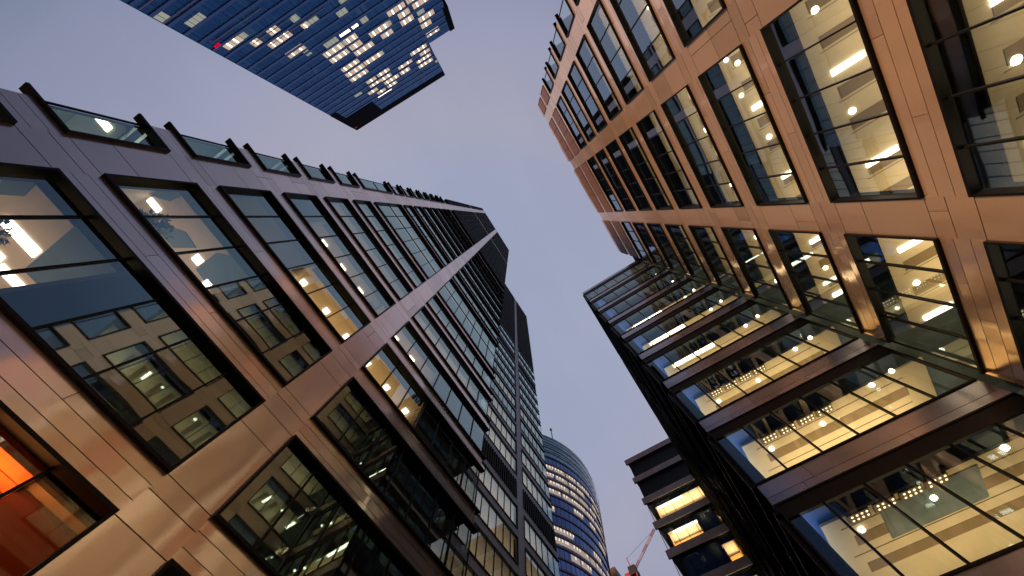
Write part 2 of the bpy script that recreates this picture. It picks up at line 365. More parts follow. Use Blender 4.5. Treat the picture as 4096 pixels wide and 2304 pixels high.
def poly_part(name, root, pts, z0, z1, m):
    b = MB(); n = len(pts); k = b.mi(m)
    b.v = [(x, y, z0) for x, y in pts] + [(x, y, z1) for x, y in pts]
    b.f = [tuple(range(n)), tuple(range(n, 2 * n))[::-1]] + [(i, (i + 1) % n, n + (i + 1) % n, n + i) for i in range(n)]; b.m = [k] * len(b.f)
    return link(name, b.mesh(name), root, shift(-root.location))
for k, pts in ((0, [(-6.5, 10.72), (-6.45, 13.04), (-4.86, 13.0), (-4.86, 10.72)]), (0, [(-8.5, 11.4), (-7.9, 10.75), (-7.85, 11.32), (-8.3, 11.95)]), (1, [(-8.46, 11.35), (-7.8, 10.75), (-7.9, 11.34), (-8.48, 11.82)]),
               (1, [(-5.36, 11.23), (-5.33, 12.42), (-3.5, 12.6), (-3.5, 10.75), (-4.9, 10.75)]), (1, [(-7.75, 12.59), (-6.67, 11.69), (-5.97, 11.78), (-6.48, 12.58)])):
    poly_part('ceiling_panel', tl, pts, zc(k) - 0.04, zc(k) - 0.004, M['slate'])  # flat grey-blue pieces laid just under the ceilings
# lobby glazing
for (u0, u1, n, l, r, wl, wr) in BAYS[:2]:
    w = window(FL, u0, GZ + 0.1, u1 - u0, 3.55, [round((u1 - u0) * i / n, 3) for i in range(1, n)], 'glass_l', right=True)
area('unseen_warm_fill', tl, (1, LY + 3, 1.9), 20, 4, 900, (1.0, 0.72, 0.40), up=False)  # unseen area light, added to warm the street and lower facades

# ================================================================== TOWER BEHIND (with the grey pier)
t2 = thing('office_tower', 'slimmer dark tower with one pale grey pier set back behind the left tower', 'tower', (30, 30, GZ))
T2Y = 18.6; F2 = Facade(t2, (0, T2Y, 0), (1, 0, 0), (0, 1, 0))
P2 = 3.98; S2 = 26.38 - 6 * P2
for k in range(1, 21):
    z0 = S2 + P2 * k; h = 2.95
    for (u0, u1, n, r, wr) in ((13.2, 30.25, 12, True, 0), (31.75, 40.35, 6, False, 0.12)):
        wdt = u1 - u0; mull = [round(wdt * i / n, 3) for i in range(1, n)]
        if k in (8, 18) :
            b = MB(); b.box(0, wdt, 0.02, 0.3, 0, h, M['joint'])
            for i in range(int(wdt / 0.5)): b.box(i * 0.5, i * 0.5 + 0.2, -0.12, 0.018, 0, h, M['louvre'])
            F2.put('louvre_panel', b, u0, 0, z0)
        else:
            window(F2, u0, z0, wdt, h, mull, 'glass_t', right=r, wrapR=wr) if False else window(F2, u0, z0, wdt, h, mull, 'glass_l', right=r, wrapR=wr)
        b = MB(); panels(b, 0, wdt, 0, P2 - h, M['grey_clad'], joints_w=(0.5,)); F2.put('spandrel', b, u0, 0, z0 + h)
b = MB(); z = GZ
while z < 138: b.box(0, 1.5, 0, 0.3, z + 0.012, min(z + P2, 138.6) - 0.012, M['grey_clad']); z += P2
b.box(0.02, 1.48, 0.05, 0.6, GZ, 138.5, M['joint']); F2.put('pier', b, 30.25, -0.02, 0)
ztop2 = S2 + P2 * 21
for (u0, u1) in ((13.2, 30.25), (31.75, 40.35)): louvres(F2, u0, u1, ztop2 + 0.02, 138.5, 0.8)
b = MB(); b.box(12.3, 40.0, T2Y + 8, 45, GZ, 138.3, M['darkwall']); b.box(12.3, 40.3, T2Y + 0.6, 45, ztop2 + 0.3, 138.2, M['darkwall']); b.box(40.0, 40.3, T2Y + 6, 45, GZ, 138, M['grey_clad'])
link('core_wall', b.mesh('core_wall'), t2, shift(-t2.location))
for k in range(0, 22):
    z0 = S2 + P2 * k; b = MB(); b.box(12.3, 40.3, T2Y + 0.36, T2Y + 8, z0 - 0.95, z0 - 0.10, M['wall'])
    link('floor_slab', b.mesh('floor_slab'), t2, shift(-t2.location))
for k, pw in ((4, 300), (5, 260), (6, 330), (7, 420), (9, 500), (10, 420), (11, 300), (13, 250)):
    area('room_light', t2, (26, T2Y + 3.5, S2 + P2 * k + 1.3), 26, 5, pw * 1.2, (1.0, 0.82, 0.62))

# ================================================================== RIGHT BUILDING
RY = -10.98
PR = 3.96; SR = 6.36; HR = 2.90; KR = 11; ZR = 49.0
tr_ = thing('office_building', 'copper clad office building with lit windows and a projecting wing on the right', 'building', (2, -25, GZ))
FR = Facade(tr_, (0, RY, 0), (-1, 0, 0), (0, -1, 0))
RB = [(-13.30, -7.77, 4, True, False, 0, 0), (-6.32, 0.76, 5, True, True, 0, 0), (2.18, 7.91, 4, True, True, 0, 0), (9.27, 10.78, 1, True, False, 0, 0.34)]
for k in range(-1, KR):
    z0 = SR + PR * k
    for bi, (u0, u1, n, l, r, wl, wr) in enumerate(RB):
        wdt = u1 - u0; mull = [round(wdt * i / n, 3) for i in range(1, n)]
        if bi == 0: r = True; l = False
        if k >= 9:
            b = MB(); b.box(0, wdt, -0.06, 0.3, 0, HR, M['brown_panel'])
            for i in range(n + 1): b.box(min(i * wdt / n, wdt - .05), min(i * wdt / n, wdt - .05) + 0.05, -0.10, -0.062, 0, HR, M['brown_panel'])
            FR.put('infill_panel', b, u0, 0, z0)
        else:
            window(FR, u0, z0, wdt, HR, mull, 'glass_r', left=l, right=r, wrapL=wl, wrapR=wr)
        b = MB(); h = PR - HR
        ju = [[], [wdt * (0.33 + 0.12 * rnd.random())] if wdt > 3 else [], []]
        if wdt > 3: ju[2] = [wdt * (0.6 + 0.15 * rnd.random())]
        panels(b, 0, wdt, 0, h if k < KR - 1 else h + 0.1, M['copper_x'], joints_w=(0.34, 0.72), joints_u=ju); FR.put('spandrel', b, u0, 0, z0 + HR)
for (u0, u1) in ((-7.77, -6.32), (0.76, 2.18), (7.91, 9.27)):
    b = MB(); w = u1 - u0; prev = GZ; z = SR - 2 * PR
    while z < ZR:
        for zz in (z + 0.02, z + HR * 0.5 + rnd.uniform(-.8, .8), z + HR - 0.02, z + HR + 0.6):
            if zz > prev + 0.3 and zz < ZR - 0.4:
                mid = (0.34 if rnd.random() < 0.5 else 0.66) * w
                if rnd.random() < 0.15:
                    b.box(0, mid - 0.011, 0, 0.05, prev + 0.011, zz - 0.011, M['copper_x']); b.box(mid + 0.011, w, 0, 0.05, prev + 0.011, zz - 0.011, M['copper_x'])
                else: b.box(0, w, 0, 0.05, prev + 0.011, zz - 0.011, M['copper_x'])
                prev = zz
        z += PR
    b.box(0, w, 0, 0.05, prev + 0.011, ZR, M['copper_x']); b.box(0.01, w - 0.01, 0.062, 0.6, GZ, ZR - 0.1, M['joint'])
    FR.put('pier', b, u0, 0, 0)
# wing (return) facing -X
WX = 13.42; WP = 3.95; WH = 3.10
FW = Facade(tr_, (WX, 0, 0), (0, -1, 0), (1, 0, 0))
WKT = 8
WSILL = [SR - WP + WP * i for i in range(0, 11)]
W0, W1 = 2.42, -(RY + 0.30)                                   # u range (u = -y)
for i, z0 in enumerate(WSILL[:10]):
    wdt = W1 - W0; mull = [round(1.33 + 1.40 * j, 3) for j in range(0, 6)]
    h = WH
    window(FW, W0, z0 + 0.02, wdt, h, [m for m in mull if m < wdt - 0.3], 'glass_w', left=True, right=True, wrapL=0.04, lip=-0.05, ft=0.06, gd=0.05)
    b = MB(); b.box(0.065, wdt - 0.065, -0.02, 0.115, 2.56, WH - 0.065, M['black']); FW.put('head_panel', b, W0, 0, z0 + 0.02)
    b = MB(); hh = WP - h
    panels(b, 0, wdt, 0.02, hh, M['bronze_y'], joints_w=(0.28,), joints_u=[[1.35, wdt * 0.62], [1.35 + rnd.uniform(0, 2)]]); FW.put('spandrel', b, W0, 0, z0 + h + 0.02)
b = MB(); ztw = 41.9; b.box(W0, W1, -0.04, 0.3, WSILL[9] + WP + 0.02, ztw, M['black']) if WSILL[9] + WP < ztw else None
if b.v: FW.put('parapet', b)
# wing end face, looking along the street
WE = -2.55
FE = Facade(tr_, (0, WE, 0), (-1, 0, 0), (0, -1, 0))
for i, z0 in enumerate(WSILL[:10]):
    for a in range(4):
        u1 = -(WX + 0.1 + a * 11.0); u0 = u1 - 9.6
        window(FE, u0, z0, 9.6, 2.9, [round(9.6 * j / 7, 3) for j in range(1, 7)], 'glass_w', lip=-0.32, wrapR=0.1 if a == 0 else 0)
for i, z0 in enumerate(WSILL[:10]):
    b = MB(); b.box(0, 44, 0.0, 0.25, 2.9 + 0.003, WP - 0.003, M['bronze_x']); b.box(0, 44, -0.30, -0.004, 2.92, 3.02, M['black']); FE.put('spandrel', b, -WX - 44.1, 0, z0)
for a in range(4):
    b = MB(); b.box(0, 1.4, -0.1, 0.3, 0, 41.7 - GZ, M['black']); FE.put('pier', b, -(WX + 11.1 + a * 11.0), 0, GZ)
# roof, core, slabs, ceilings
b = MB(); b.box(-10.75, 13.4, RY - 0.4, -40, 48.6, 48.95, M['roof']); b.box(-10.6, 58, -40, RY - 9.2, GZ, 48.5, M['darkwall']); b.box(-10.7, -10.5, -40, RY - 6, GZ, 48.5, M['brown_panel'])
b.box(WX + 9.3, 58, RY - 9.0, WE - 0.4, GZ, 41.5, M['darkwall']); b.box(WX + 0.32, 58, RY - 9, WE - 0.32, 41.0, 41.75, M['roof'])
link('core_wall', b.mesh('core_wall'), tr_, shift(-tr_.location))
for k in range(-1, KR):
    z0 = SR + PR * k; b = MB(); b.box(-10.7, 22.8, RY - 9.0, RY - 0.36, z0 - 0.60, z0 - 0.12, M['slab'])
    if k <= 9: b.box(WX + 0.36, 22.8, RY - 0.35, WE - 0.36, z0 - 0.60, z0 - 0.12, M['slab'])
    link('floor_slab', b.mesh('floor_slab'), tr_, shift(-tr_.location))
def rc(k): return 13.09 + PR * (k - 1)
for k in range(-1, 9):
    z = rc(k); b = MB()
    b.box(-10.2, 13.1, RY - 8.9, -11.86, z, z + 0.08, M['ceiling_r']); link('ceiling', b.mesh('ceiling'), tr_, shift(-tr_.location))
    b = MB(); b.box(14.63, 22.6, -11.82, -3.36, z - 0.004, z + 0.08, M['ceiling_r']); link('ceiling', b.mesh('ceiling'), tr_, shift(-tr_.location))
    b = MB(); b.box(WX + 0.16, 22.0, -3.95, -2.95, z + 0.20, z + 0.26, M['painted_reflection']); b.box(WX + 0.16, 22.0, -2.93, -2.86, z - 2.6, z + 0.26, M['painted_reflection']); link('painted_reflection', b.mesh('painted_reflection'), tr_, shift(-tr_.location))  # added blue sheets that imitate the reflection at the wing's end
    area('cove_light', tr_, (15.6, -3.12, z - 0.55), 3.6, 0.3, 11 if k > -1 else 5, (0.75, 0.85, 1.0))
    # vents and grooves
    if k <= 4:
        x = -7.4
        while x < 12.6:
            b = MB(); b.box(x - 0.22, x + 0.22, -14.6, -12.42, z - 0.012, z - 0.003, M['ceil_trim']); b.box(x + 0.30, x + 0.33, -16.0, -12.3, z - 0.010, z - 0.004, M['ceil_trim'])
            link('ceiling_vent', b.mesh('ceiling_vent'), tr_, shift(-tr_.location)); x += 1.26 if rnd.random() < .7 else 1.9
    if k <= 0:
        b = MB(); b.box(14.9, 16.4, -8.6, -5.3 if k == 0 else -4.2, z - 0.03, z - 0.016, M['slab']); link('ceiling_panel', b.mesh('ceiling_panel'), tr_, shift(-tr_.location))
    if k <= 3:
        for x0 in (15.6, 17.0):
            b = MB(); b.box(x0, x0 + 0.5, -10.8, -4.2, z - 0.014, z - 0.007, M['ceil_trim']); b.box(x0 - 0.5, x0 - 0.46, -10.8, -3.9, z - 0.014, z - 0.007, M['ceil_trim'])
            link('ceiling_vent', b.mesh('ceiling_vent'), tr_, shift(-tr_.location))
    up = {-1: 0.35, 0: 0.62, 1: 1.0, 2: 1.0, 3: 0.85, 4: 0.7, 5: 0.55, 6: 0.5, 7: 0.45, 8: 0.4}[k]
    for (bx, bw) in ((-7.2, 6.5), (0.2, 7.2), (9.0, 7.6)):
        q = rnd.uniform(0.65, 1.15); tnt = rnd.random()
        area('room_light', tr_, (bx, -14.5, z - 1.7), bw, 3.6, 33 * bw * up * q, (1.0, 0.75 + 0.05 * tnt, 0.42 + 0.12 * tnt))
    area('room_light', tr_, (17.4, -7.4, z - 1.7), 4.2, 7.0, 320 * {-1: 0.12, 0: 0.5}.get(k, max(up, 0.85)), WARM)
    # lamps
    if k in (0, 1, 2, 3, 4):
        for x in (-5.6, -2.2, 1.93, 5.65, 9.5, 12.9): box_part('ceiling_lamp', tr_, x - 0.11, x + 0.11, -13.6, -12.4, z - 0.06, z - 0.006, M['lamp'])
        for x in (-4.0, -0.27, 3.52, 7.3, 11.2): disc_part('ceiling_lamp', tr_, x, -12.6, z - 0.006, 0.12, M['spot'])
        if k == 2:
            for x in (-0.67, 1.1): disc_part('ceiling_lamp', tr_, x, -12.2, z - 0.006, 0.10, M['spot'])
    # linear luminaire on the edge of the wing ceiling
    if k <= 2:
        for g0 in (-5.0, -5.9, -6.8, -7.65):
            b = MB()
            for q in range(4):
                for rr in (0, 1): b.tube((14.72 + rr * 0.17, g0 + 0.1 + q * 0.17, z - 0.07), (14.72 + rr * 0.17, g0 + 0.1 + q * 0.17, z - 0.012), 0.042, M['bead'], 8)
            b.box(14.62, 14.98, g0, g0 + 0.76, z - 0.06, z - 0.013, M['ceil_trim']); link('ceiling_lamp', b.mesh('ceiling_lamp'), tr_, shift(-tr_.location))
    else:
        for g0 in (-5.0, -6.05, -7.1): box_part('ceiling_lamp', tr_, 14.66, 14.9, g0 + 0.0, g0 + 0.98, z - 0.07, z - 0.012, M['lamp'])
    for (x, y) in ((15.4, -4.5), (15.4, -6.98), (14.7, -9.5), (14.5, -10.45)):
        if k <= 2 or y < -9: disc_part('ceiling_lamp', tr_, x, y, z - 0.012, 0.10, M['spot'], 0.08)
for x in (13.34,):
    b = MB().box(x - 0.05, x + 0.05, RY - 9, RY - 0.4, GZ, 41, M['wall'])
area('unseen_warm_fill', tr_, (2, RY - 3, 1.9), 20, 4, 900, (1.0, 0.72, 0.40), up=False)  # added fill below the view, warm light for the street

# ================================================================== BLUE GLASS TOWER
bl = thing('glass_skyscraper', 'dark blue glass skyscraper with scattered lit offices at the top of the photo', 'skyscraper', (-95, 20, GZ))
tt = Vector((4.0, -58.85, 0)).normalized(); dd_ = Vector((-tt.y * -1, tt.x * -1, 0))
D_ = Vector((tt.y, -tt.x, 0)); D_ = D_ if D_.x < 0 else -D_
FB = Facade(bl, (-90, 50, 0), tt, D_)
FB.mw = Matrix(((tt.x, D_.x, 0, -90 + 95), (tt.y, D_.y, 0, 30), (0, 0, 1, -GZ), (0, 0, 0, 1)))
def blueglass(name, base, lo, hi, cw=0.75, ch=4.4, metal=0.0):
    m, nt, o = mat(name); p = N(nt, 'ShaderNodeBsdfPrincipled'); nt.links.new(p.outputs[0], o.inputs[0])
    t = N(nt, 'ShaderNodeTexCoord'); mp = N(nt, 'ShaderNodeMapping'); mp.inputs['Scale'].default_value = (1 / cw, 1.0 / cw, 1 / ch)
    nt.links.new(t.outputs['Object'], mp.inputs[0])
    fl = N(nt, 'ShaderNodeVectorMath', operation='FLOOR'); nt.links.new(mp.outputs[0], fl.inputs[0])
    wn_ = N(nt, 'ShaderNodeTexWhiteNoise'); nt.links.new(fl.outputs[0], wn_.inputs[0])
    n = N(nt, 'ShaderNodeTexNoise'); n.inputs['Scale'].default_value = 0.11; n.inputs['Detail'].default_value = 3; nt.links.new(t.outputs['Object'], n.inputs[0])
    am = N(nt, 'ShaderNodeMath', operation='MULTIPLY'); nt.links.new(wn_.outputs[0], am.inputs[0]); nt.links.new(maprange(nt, n.outputs[0], 0.35, 0.65, 0.25, 1.0), am.inputs[1])
    c = ramp(nt, am.outputs[0], [(0.0, lo), (0.45, base), (0.95, hi)])
    nt.links.new(c, p.inputs['Base Color']); p.inputs['Roughness'].default_value = 0.12; p.inputs['Specular IOR Level'].default_value = 0.12; p.inputs['Metallic'].default_value = metal
    return m
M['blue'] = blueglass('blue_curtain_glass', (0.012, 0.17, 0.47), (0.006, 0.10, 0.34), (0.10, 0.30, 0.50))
M['bluespan'] = princ('blue_spandrel', (0.015, 0.11, 0.38), 0.3)
M['cap'] = princ('dark_cap', (0.012, 0.010, 0.014), 0.9, 0, 0.05)
M['litw'] = emis('lit_office_warm', (1.0, 0.74, 0.54), 0.60)
M['litb'] = emis('lit_office_lamp', (1.0, 0.86, 0.68), 3.2)
M['litg'] = emis('lit_office_pale', (0.72, 0.74, 0.62), 0.42)
M['red'] = emis('red_beacon', (0.9, 0.0, 0.03), 0.9)
PB = 4.3
for (s0, s1, zt) in ((-0.6, 59, 197.6), (59.05, 71, 168.6)):
    b = MB(); b.box(s0, s1, 0, 40, GZ, zt, M['blue']); FB.put('curtain_wall', b)
for (s0, s1, zt) in ((-0.6, 59, 197), (59.05, 71, 167)):
    b = MB(); z = 20.0; i = 0
    while z < zt - 2:
        b.box(s0, s1, -0.22, -0.003, z - 0.45, z + 0.45, M['bluespan']); z += PB; i += 1
    n = int((s1 - s0) / 1.5)
    for j in range(n + 1): b.box(s0 + j * (s1 - s0) / n - 0.05, s0 + j * (s1 - s0) / n + 0.05, -0.12, -0.002, GZ, zt, M['bluespan'])
    FB.put('mullion_grid', b)
b = MB(); b.box(-0.6, 59.4, -0.3, 40, 197.62, 202.2, M['cap']); FB.put('roof_cap', b)
b = MB(); b.box(2.6, 19.0, -0.35, -0.23, 185.0, 197.6, M['cap']); b.box(-0.7, 2.6, -0.36, -0.24, 174.5, 197.6, M['cap']); FB.put('dark_panel', b)
b = MB(); b.box(70.0, 72.5, -0.3, 40, 153, 169, M['cap']); FB.put('end_panel', b)
LIT = [(50.3, 56.9, 138.8), (53.2, 57.4, 142.9), (52.8, 57.6, 147.1), (40.2, 48.1, 142.8), (43.5, 47.8, 147.4), (59.7, 66.0, 151.2), (59.4, 63.4, 155.5), (59.8, 65.5, 162.6), (21.7, 29.3, 138.4), (21.6, 29.1, 142.9),
       (31.1, 35.7, 138.4), (31.0, 35.3, 142.8), (30.8, 38.6, 147.1), (30.8, 39.0, 155.4), (21.8, 29.3, 151.0), (21.2, 29.6, 155.6), (20.8, 29.0, 160.2), (25.1, 29.3, 168.0), (24.7, 30.1, 171.9), (31.2, 36.8, 168.0),
       (30.9, 35.9, 172.5), (31.1, 38.4, 176.9), (31.0, 35.6, 180.8), (21.5, 26.0, 176.7), (24.9, 28.7, 180.8), (49.5, 57.3, 168.0), (53.1, 57.6, 172.3), (49.9, 57.1, 176.4), (49.6, 56.8, 181.0), (41.1, 47.8, 172.1),
       (40.3, 44.9, 177.0), (11.8, 19.5, 120.6), (8.8, 11.0, 116.3), (2.8, 8.0, 111.8), (15.4, 18.2, 116.3), (12.8, 19.0, 128.4), (24.4, 26.0, 122.1), (59.9, 66.1, 142.6), (58.6, 63.0, 138.4)]
PALE = [(17.1, 19.3, 132.2), (23.3, 25.8, 117.4), (26.0, 30.1, 122.2), (35.5, 39.2, 125.9), (38.8, 41.8, 122.4), (40.4, 43.1, 134.2), (24.3, 29.8, 134.4), (15.6, 19.5, 172.0), (-0.4, 2.4, 94.6), (2.7, 7.9, 100.5), (8.0, 10.5, 111.8), (59.9, 63, 147.5), (29.5, 31.0, 138.4), (38.8, 40.0, 155.4), (57.8, 59.0, 184.9), (47.5, 49.5, 142.8)]
for (a, c, z) in LIT:
    b = MB(); w = c - a; b.box(-0.4, w + 0.4, -0.06, 0.3, -1.5, 1.5, M['litw']); n = max(1, int(w / 2.3))
    for i in range(n):
        x = w * (i + 0.5) / n + rnd.uniform(-.2, .2); b.box(x - 0.28, x + 0.28, -0.09, -0.061, -1.15, 1.2, M['litb'])
    FB.put('lit_window', b, a, 0, z)
for (a, c, z) in PALE:
    b = MB(); b.box(0, c - a, -0.06, 0.3, -1.3, 1.3, M['litg']); FB.put('lit_window', b, a, 0, z)
b = MB(); b.box(23.1, 31.4, -0.1, 0.2, 183.9, 184.7, M['litb']); FB.put('lit_window', b)
b = MB()
for i in range(9):
    if i != 5: b.box(31.1 + i * 0.9, 31.75 + i * 0.9, -0.1, 0.2, 133.6, 134.9, M['litb'])
FB.put('lit_window', b)
for (a, z) in ((1.4, 109.6), (2.6, 109.4), (1.0, 198.3)):
    b = MB(); b.box(a - 0.32, a + 0.32, -0.5, -0.05 if z < 190 else -0.31, z - 0.32, z + 0.32, M['red']); FB.put('beacon_light', b)
M['sill'] = princ('pink_sill', (0.40, 0.28, 0.33), 0.5)
for (s0, s1, z) in ((-0.4, 9, 90.4), (-0.4, 12, 96.0), (2.5, 20, 107.9), (9, 24, 116.0), (12, 34, 120.0)):
    b = MB(); b.box(s0, s1, -0.3, -0.225, z - 0.12, z + 0.12, M['sill']); FB.put('sill_line', b)

# ================================================================== ROUND TOWER
rd = thing('round_tower', 'curved blue glass tower with bands of lit floors and a mast', 'skyscraper', (133, 86, GZ))
def rrad(z): return 42.2 + max(0.0, (z - 95.0)) * 0.112 - max(0, z - 146) * 0.16
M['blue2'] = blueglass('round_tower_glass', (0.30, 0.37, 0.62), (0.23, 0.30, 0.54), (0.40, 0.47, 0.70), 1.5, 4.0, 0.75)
M['crown'] = noisy(princ('crown_glass', (0.42, 0.56, 0.62), 0.15, 0.5, 0.7), 0.3, 0.3)
M['ring'] = princ('floor_ring', (0.26, 0.20, 0.26), 0.5)
M['ringb'] = princ('crown_ring', (0.07, 0.10, 0.13), 0.4)
def ring(b, z0, z1, r0, r1, m, n=96, a0=0.0, a1=2 * math.pi):
    i = len(b.v); k = b.mi(m); full = a1 - a0 > 6.28; c = n if full else n + 1
    for j in range(c):
        a = a0 + (a1 - a0) * j / n
        for (r, z) in ((r0, z0), (r1, z1)): b.v.append((r * math.cos(a), r * math.sin(a), z))
    for j in range(n):
        q = (j + 1) % c; b.f.append((i + 2 * j, i + 2 * q, i + 2 * q + 1, i + 2 * j + 1)); b.m.append(k)
base_m = shift((0, 0, -GZ))
b = MB()
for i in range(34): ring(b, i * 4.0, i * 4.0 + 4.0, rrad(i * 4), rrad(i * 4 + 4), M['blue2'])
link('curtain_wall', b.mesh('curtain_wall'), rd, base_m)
b = MB(); ring(b, 136, 150, rrad(136), rrad(150), M['crown']); ring(b, 149.6, 150.4, rrad(150) + .3, rrad(150) + .2, M['ringb']); link('crown', b.mesh('crown'), rd, base_m)
b = MB()
for z in range(4, 136, 4): 
    ring(b, z - 0.3, z + 0.3, rrad(z) + 0.35, rrad(z) + 0.35, M['ring']); ring(b, z - 0.3, z - 0.3, rrad(z) - 0.1, rrad(z) + 0.35, M['ring'])
for z in (136, 139.6, 143, 146.4): ring(b, z - 0.45, z + 0.45, rrad(z) + 0.35, rrad(z) + 0.35, M['ringb'])
link('floor_ring', b.mesh('floor_ring'), rd, base_m)
b = MB()
for j in range(130):
    a = 2 * math.pi * j / 130
    for z in range(60, 136, 4):
        r = rrad(z) + 0.06; r2 = rrad(z + 4) + 0.06; da = 0.0016
        b.quad((r * math.cos(a - da), r * math.sin(a - da), z), (r * math.cos(a + da), r * math.sin(a + da), z), (r2 * math.cos(a + da), r2 * math.sin(a + da), z + 4), (r2 * math.cos(a - da), r2 * math.sin(a - da), z + 4), M['ringb'])
link('mullion_grid', b.mesh('mullion_grid'), rd, base_m)
view = math.atan2(-86, -133)
rl = random.Random(11)
M['litr'] = emis('lit_floor_warm', (1.0, 0.78, 0.64), 0.38)
M['litrb'] = emis('lit_floor_lamp', (1.0, 0.90, 0.78), 1.1)
for fi in range(18, 34):
    z = fi * 4.0
    dens = {33: 0.0, 32: 0.95, 31: 0.95, 30: 0.9, 29: 0.8, 28: 0.4, 27: 0.35, 26: 0.12, 25: 0.75, 24: 0.9, 23: 0.6, 22: 0.15}.get(fi, 0.28)
    a = view - 0.25
    while a < view + 1.3:
        seg = rl.uniform(0.06, 0.16)
        if rl.random() < dens:
            b = MB(); r = rrad(z + 2) + 0.10
            ring(b, z + 0.9, z + 3.2, r, r + 0.05, M['litr'], 6, a, a + seg)
            q = a + 0.012
            while q < a + seg:
                if rl.random() < 0.8: ring(b, z + 2.0, z + 3.1, r + 0.08, r + 0.12, M['litrb'], 2, q, q + 0.011)
                q += 0.034
            link('lit_window', b.mesh('lit_window'), rd, base_m)
        a += seg + rl.uniform(0.0, 0.03)
b = MB(); b.box(-40, 40, -40, 40, 135, 135.4, M['roof']); 
b.v = [(x * 0.7, y * 0.7, z) for x, y, z in b.v]
link('roof_deck', b.mesh('roof_deck'), rd, base_m)
b = MB(); dx, dy = 111 - 133, 45.2 - 86; b.tube((dx, dy, 149), (dx, dy, 160.5), 0.32, M['ringb'], 8); b.tube((dx, dy, 160), (dx, dy, 161.4), 0.75, M['ringb'], 8, 0.3); link('mast', b.mesh('mast'), rd, base_m)

# ================================================================== MID-RISE BLOCK
mr = thing('office_block', 'low office block with pinkish stone bands and lit amber rooms beyond the wing', 'building', (60, 0, GZ))
MX = 46.6; FM = Facade(mr, (MX, 0, 0), (0, -1, 0), (1, 0, 0))
M['pinkband'] = noisy(princ('pinkish_stone_band', (0.88, 0.64, 0.56), 0.5), 1.2, 0.18)
M['mr_dark'] = princ('dark_shutter', (0.022, 0.02, 0.022), 0.6)
M['glass_m'] = glass('block_glass', (0.86, 0.88, 0.84), (0.7, 0.85, 0.95), 0.04, 1.45)
M['amber'] = noisy(princ('amber_wall', (0.62, 0.34, 0.10), 0.8), 1, 0.1)
BT = [49.06 - 3.93 * i for i in range(13)]
for i, zt in enumerate(BT):
    b = MB(); panels(b, -5.85 - 0.25, 9.0, 0, 0.98, M['pinkband'], joints_w=(), joints_u=[[-2.6, 0.6, 3.8]], d0=-0.30); b.box(-5.80, 9, 0.02, 6, 0.1, 0.9, M['slab']); FM.put('stone_band', b, 0, 0, zt - 0.98)
    if i == 12: break
    zb = BT[i + 1]; h = zt - 0.98 - zb
    if i < 2:
        b = MB(); b.box(-5.7, 9, 0.1, 0.5, 0.003, h - 0.003, M['mr_dark']); FM.put('shutter_panel', b, 0, 0, zb)
    else:
        window(FM, -5.75, zb, 14.75, h, [round(0.55 + 1.42 * j, 3) for j in range(10)], 'glass_m', lip=-0.05, left=False, gd=0.15, ft=0.06)
b = MB(); b.box(-5.7, 9, 5.5, 16, 0, 48.5 - GZ, M['darkwall']); b.box(-5.6, 9, 1.4, 16, 48.0 - GZ, 48.6 - GZ, M['roof']); FM.put('core_wall', b, 0, 0, GZ)
for i, (walls, lampx) in enumerate([([(-4.9, 2.7)], [(-4.6, -0.6)]), ([(-4.9, -0.5)], [(-4.1, -0.6)]), ([(0.4, 2.6)], []), ([(-1, 2)], [(-2.5, 0)]), ([(-4, 0)], [(-3, 0)])]):
    zb = BT[i + 3]; h = 2.95
    for (a, c) in walls:
        b = MB(); b.box(a, c, 2.2, 2.4, 0.0, h - 0.9, M['amber']); b.box(a, a + 0.12, 0.4, 2.2, 0, h - 0.9, M['amber']); b.box(c - .12, c, 0.4, 2.2, 0, h - 0.9, M['amber']); FM.put('partition', b, 0, 0, zb)
        b = MB(); b.box(a, c, 0.45, 3.2, h - 0.58, h - 0.5, M['ceiling_r']); FM.put('ceiling', b, 0, 0, zb)
        area('room_light', mr, (MX + 1.6, -(a + c) / 2, zb + h - 1.7), 1.4, c - a - 0.3, 30 * (c - a), (1.0, 0.80, 0.50))
    for (a, c) in lampx:
        b = MB(); b.box(a, c, 0.55, 0.8, h - 0.72, h - 0.6, M['lamp']); FM.put('ceiling_lamp', b, 0, 0, zb)
for (i, y, z) in ((1, 2.31, 1.3), (2, 2.5, 1.5)):
    b = MB(); b.box(y - 0.05, y + 0.05, 0.3, 2.2, z, z + 0.1, M['lamp']); FM.put('ceiling_lamp', b, 0, 0, BT[i + 3])
for i in (1, 2):
    b = MB(); b.box(2.0, 3.2, 0.5, 3.0, 0, 2.6, M['amber']); FM.put('partition', b, 0, 0, BT[i + 3])

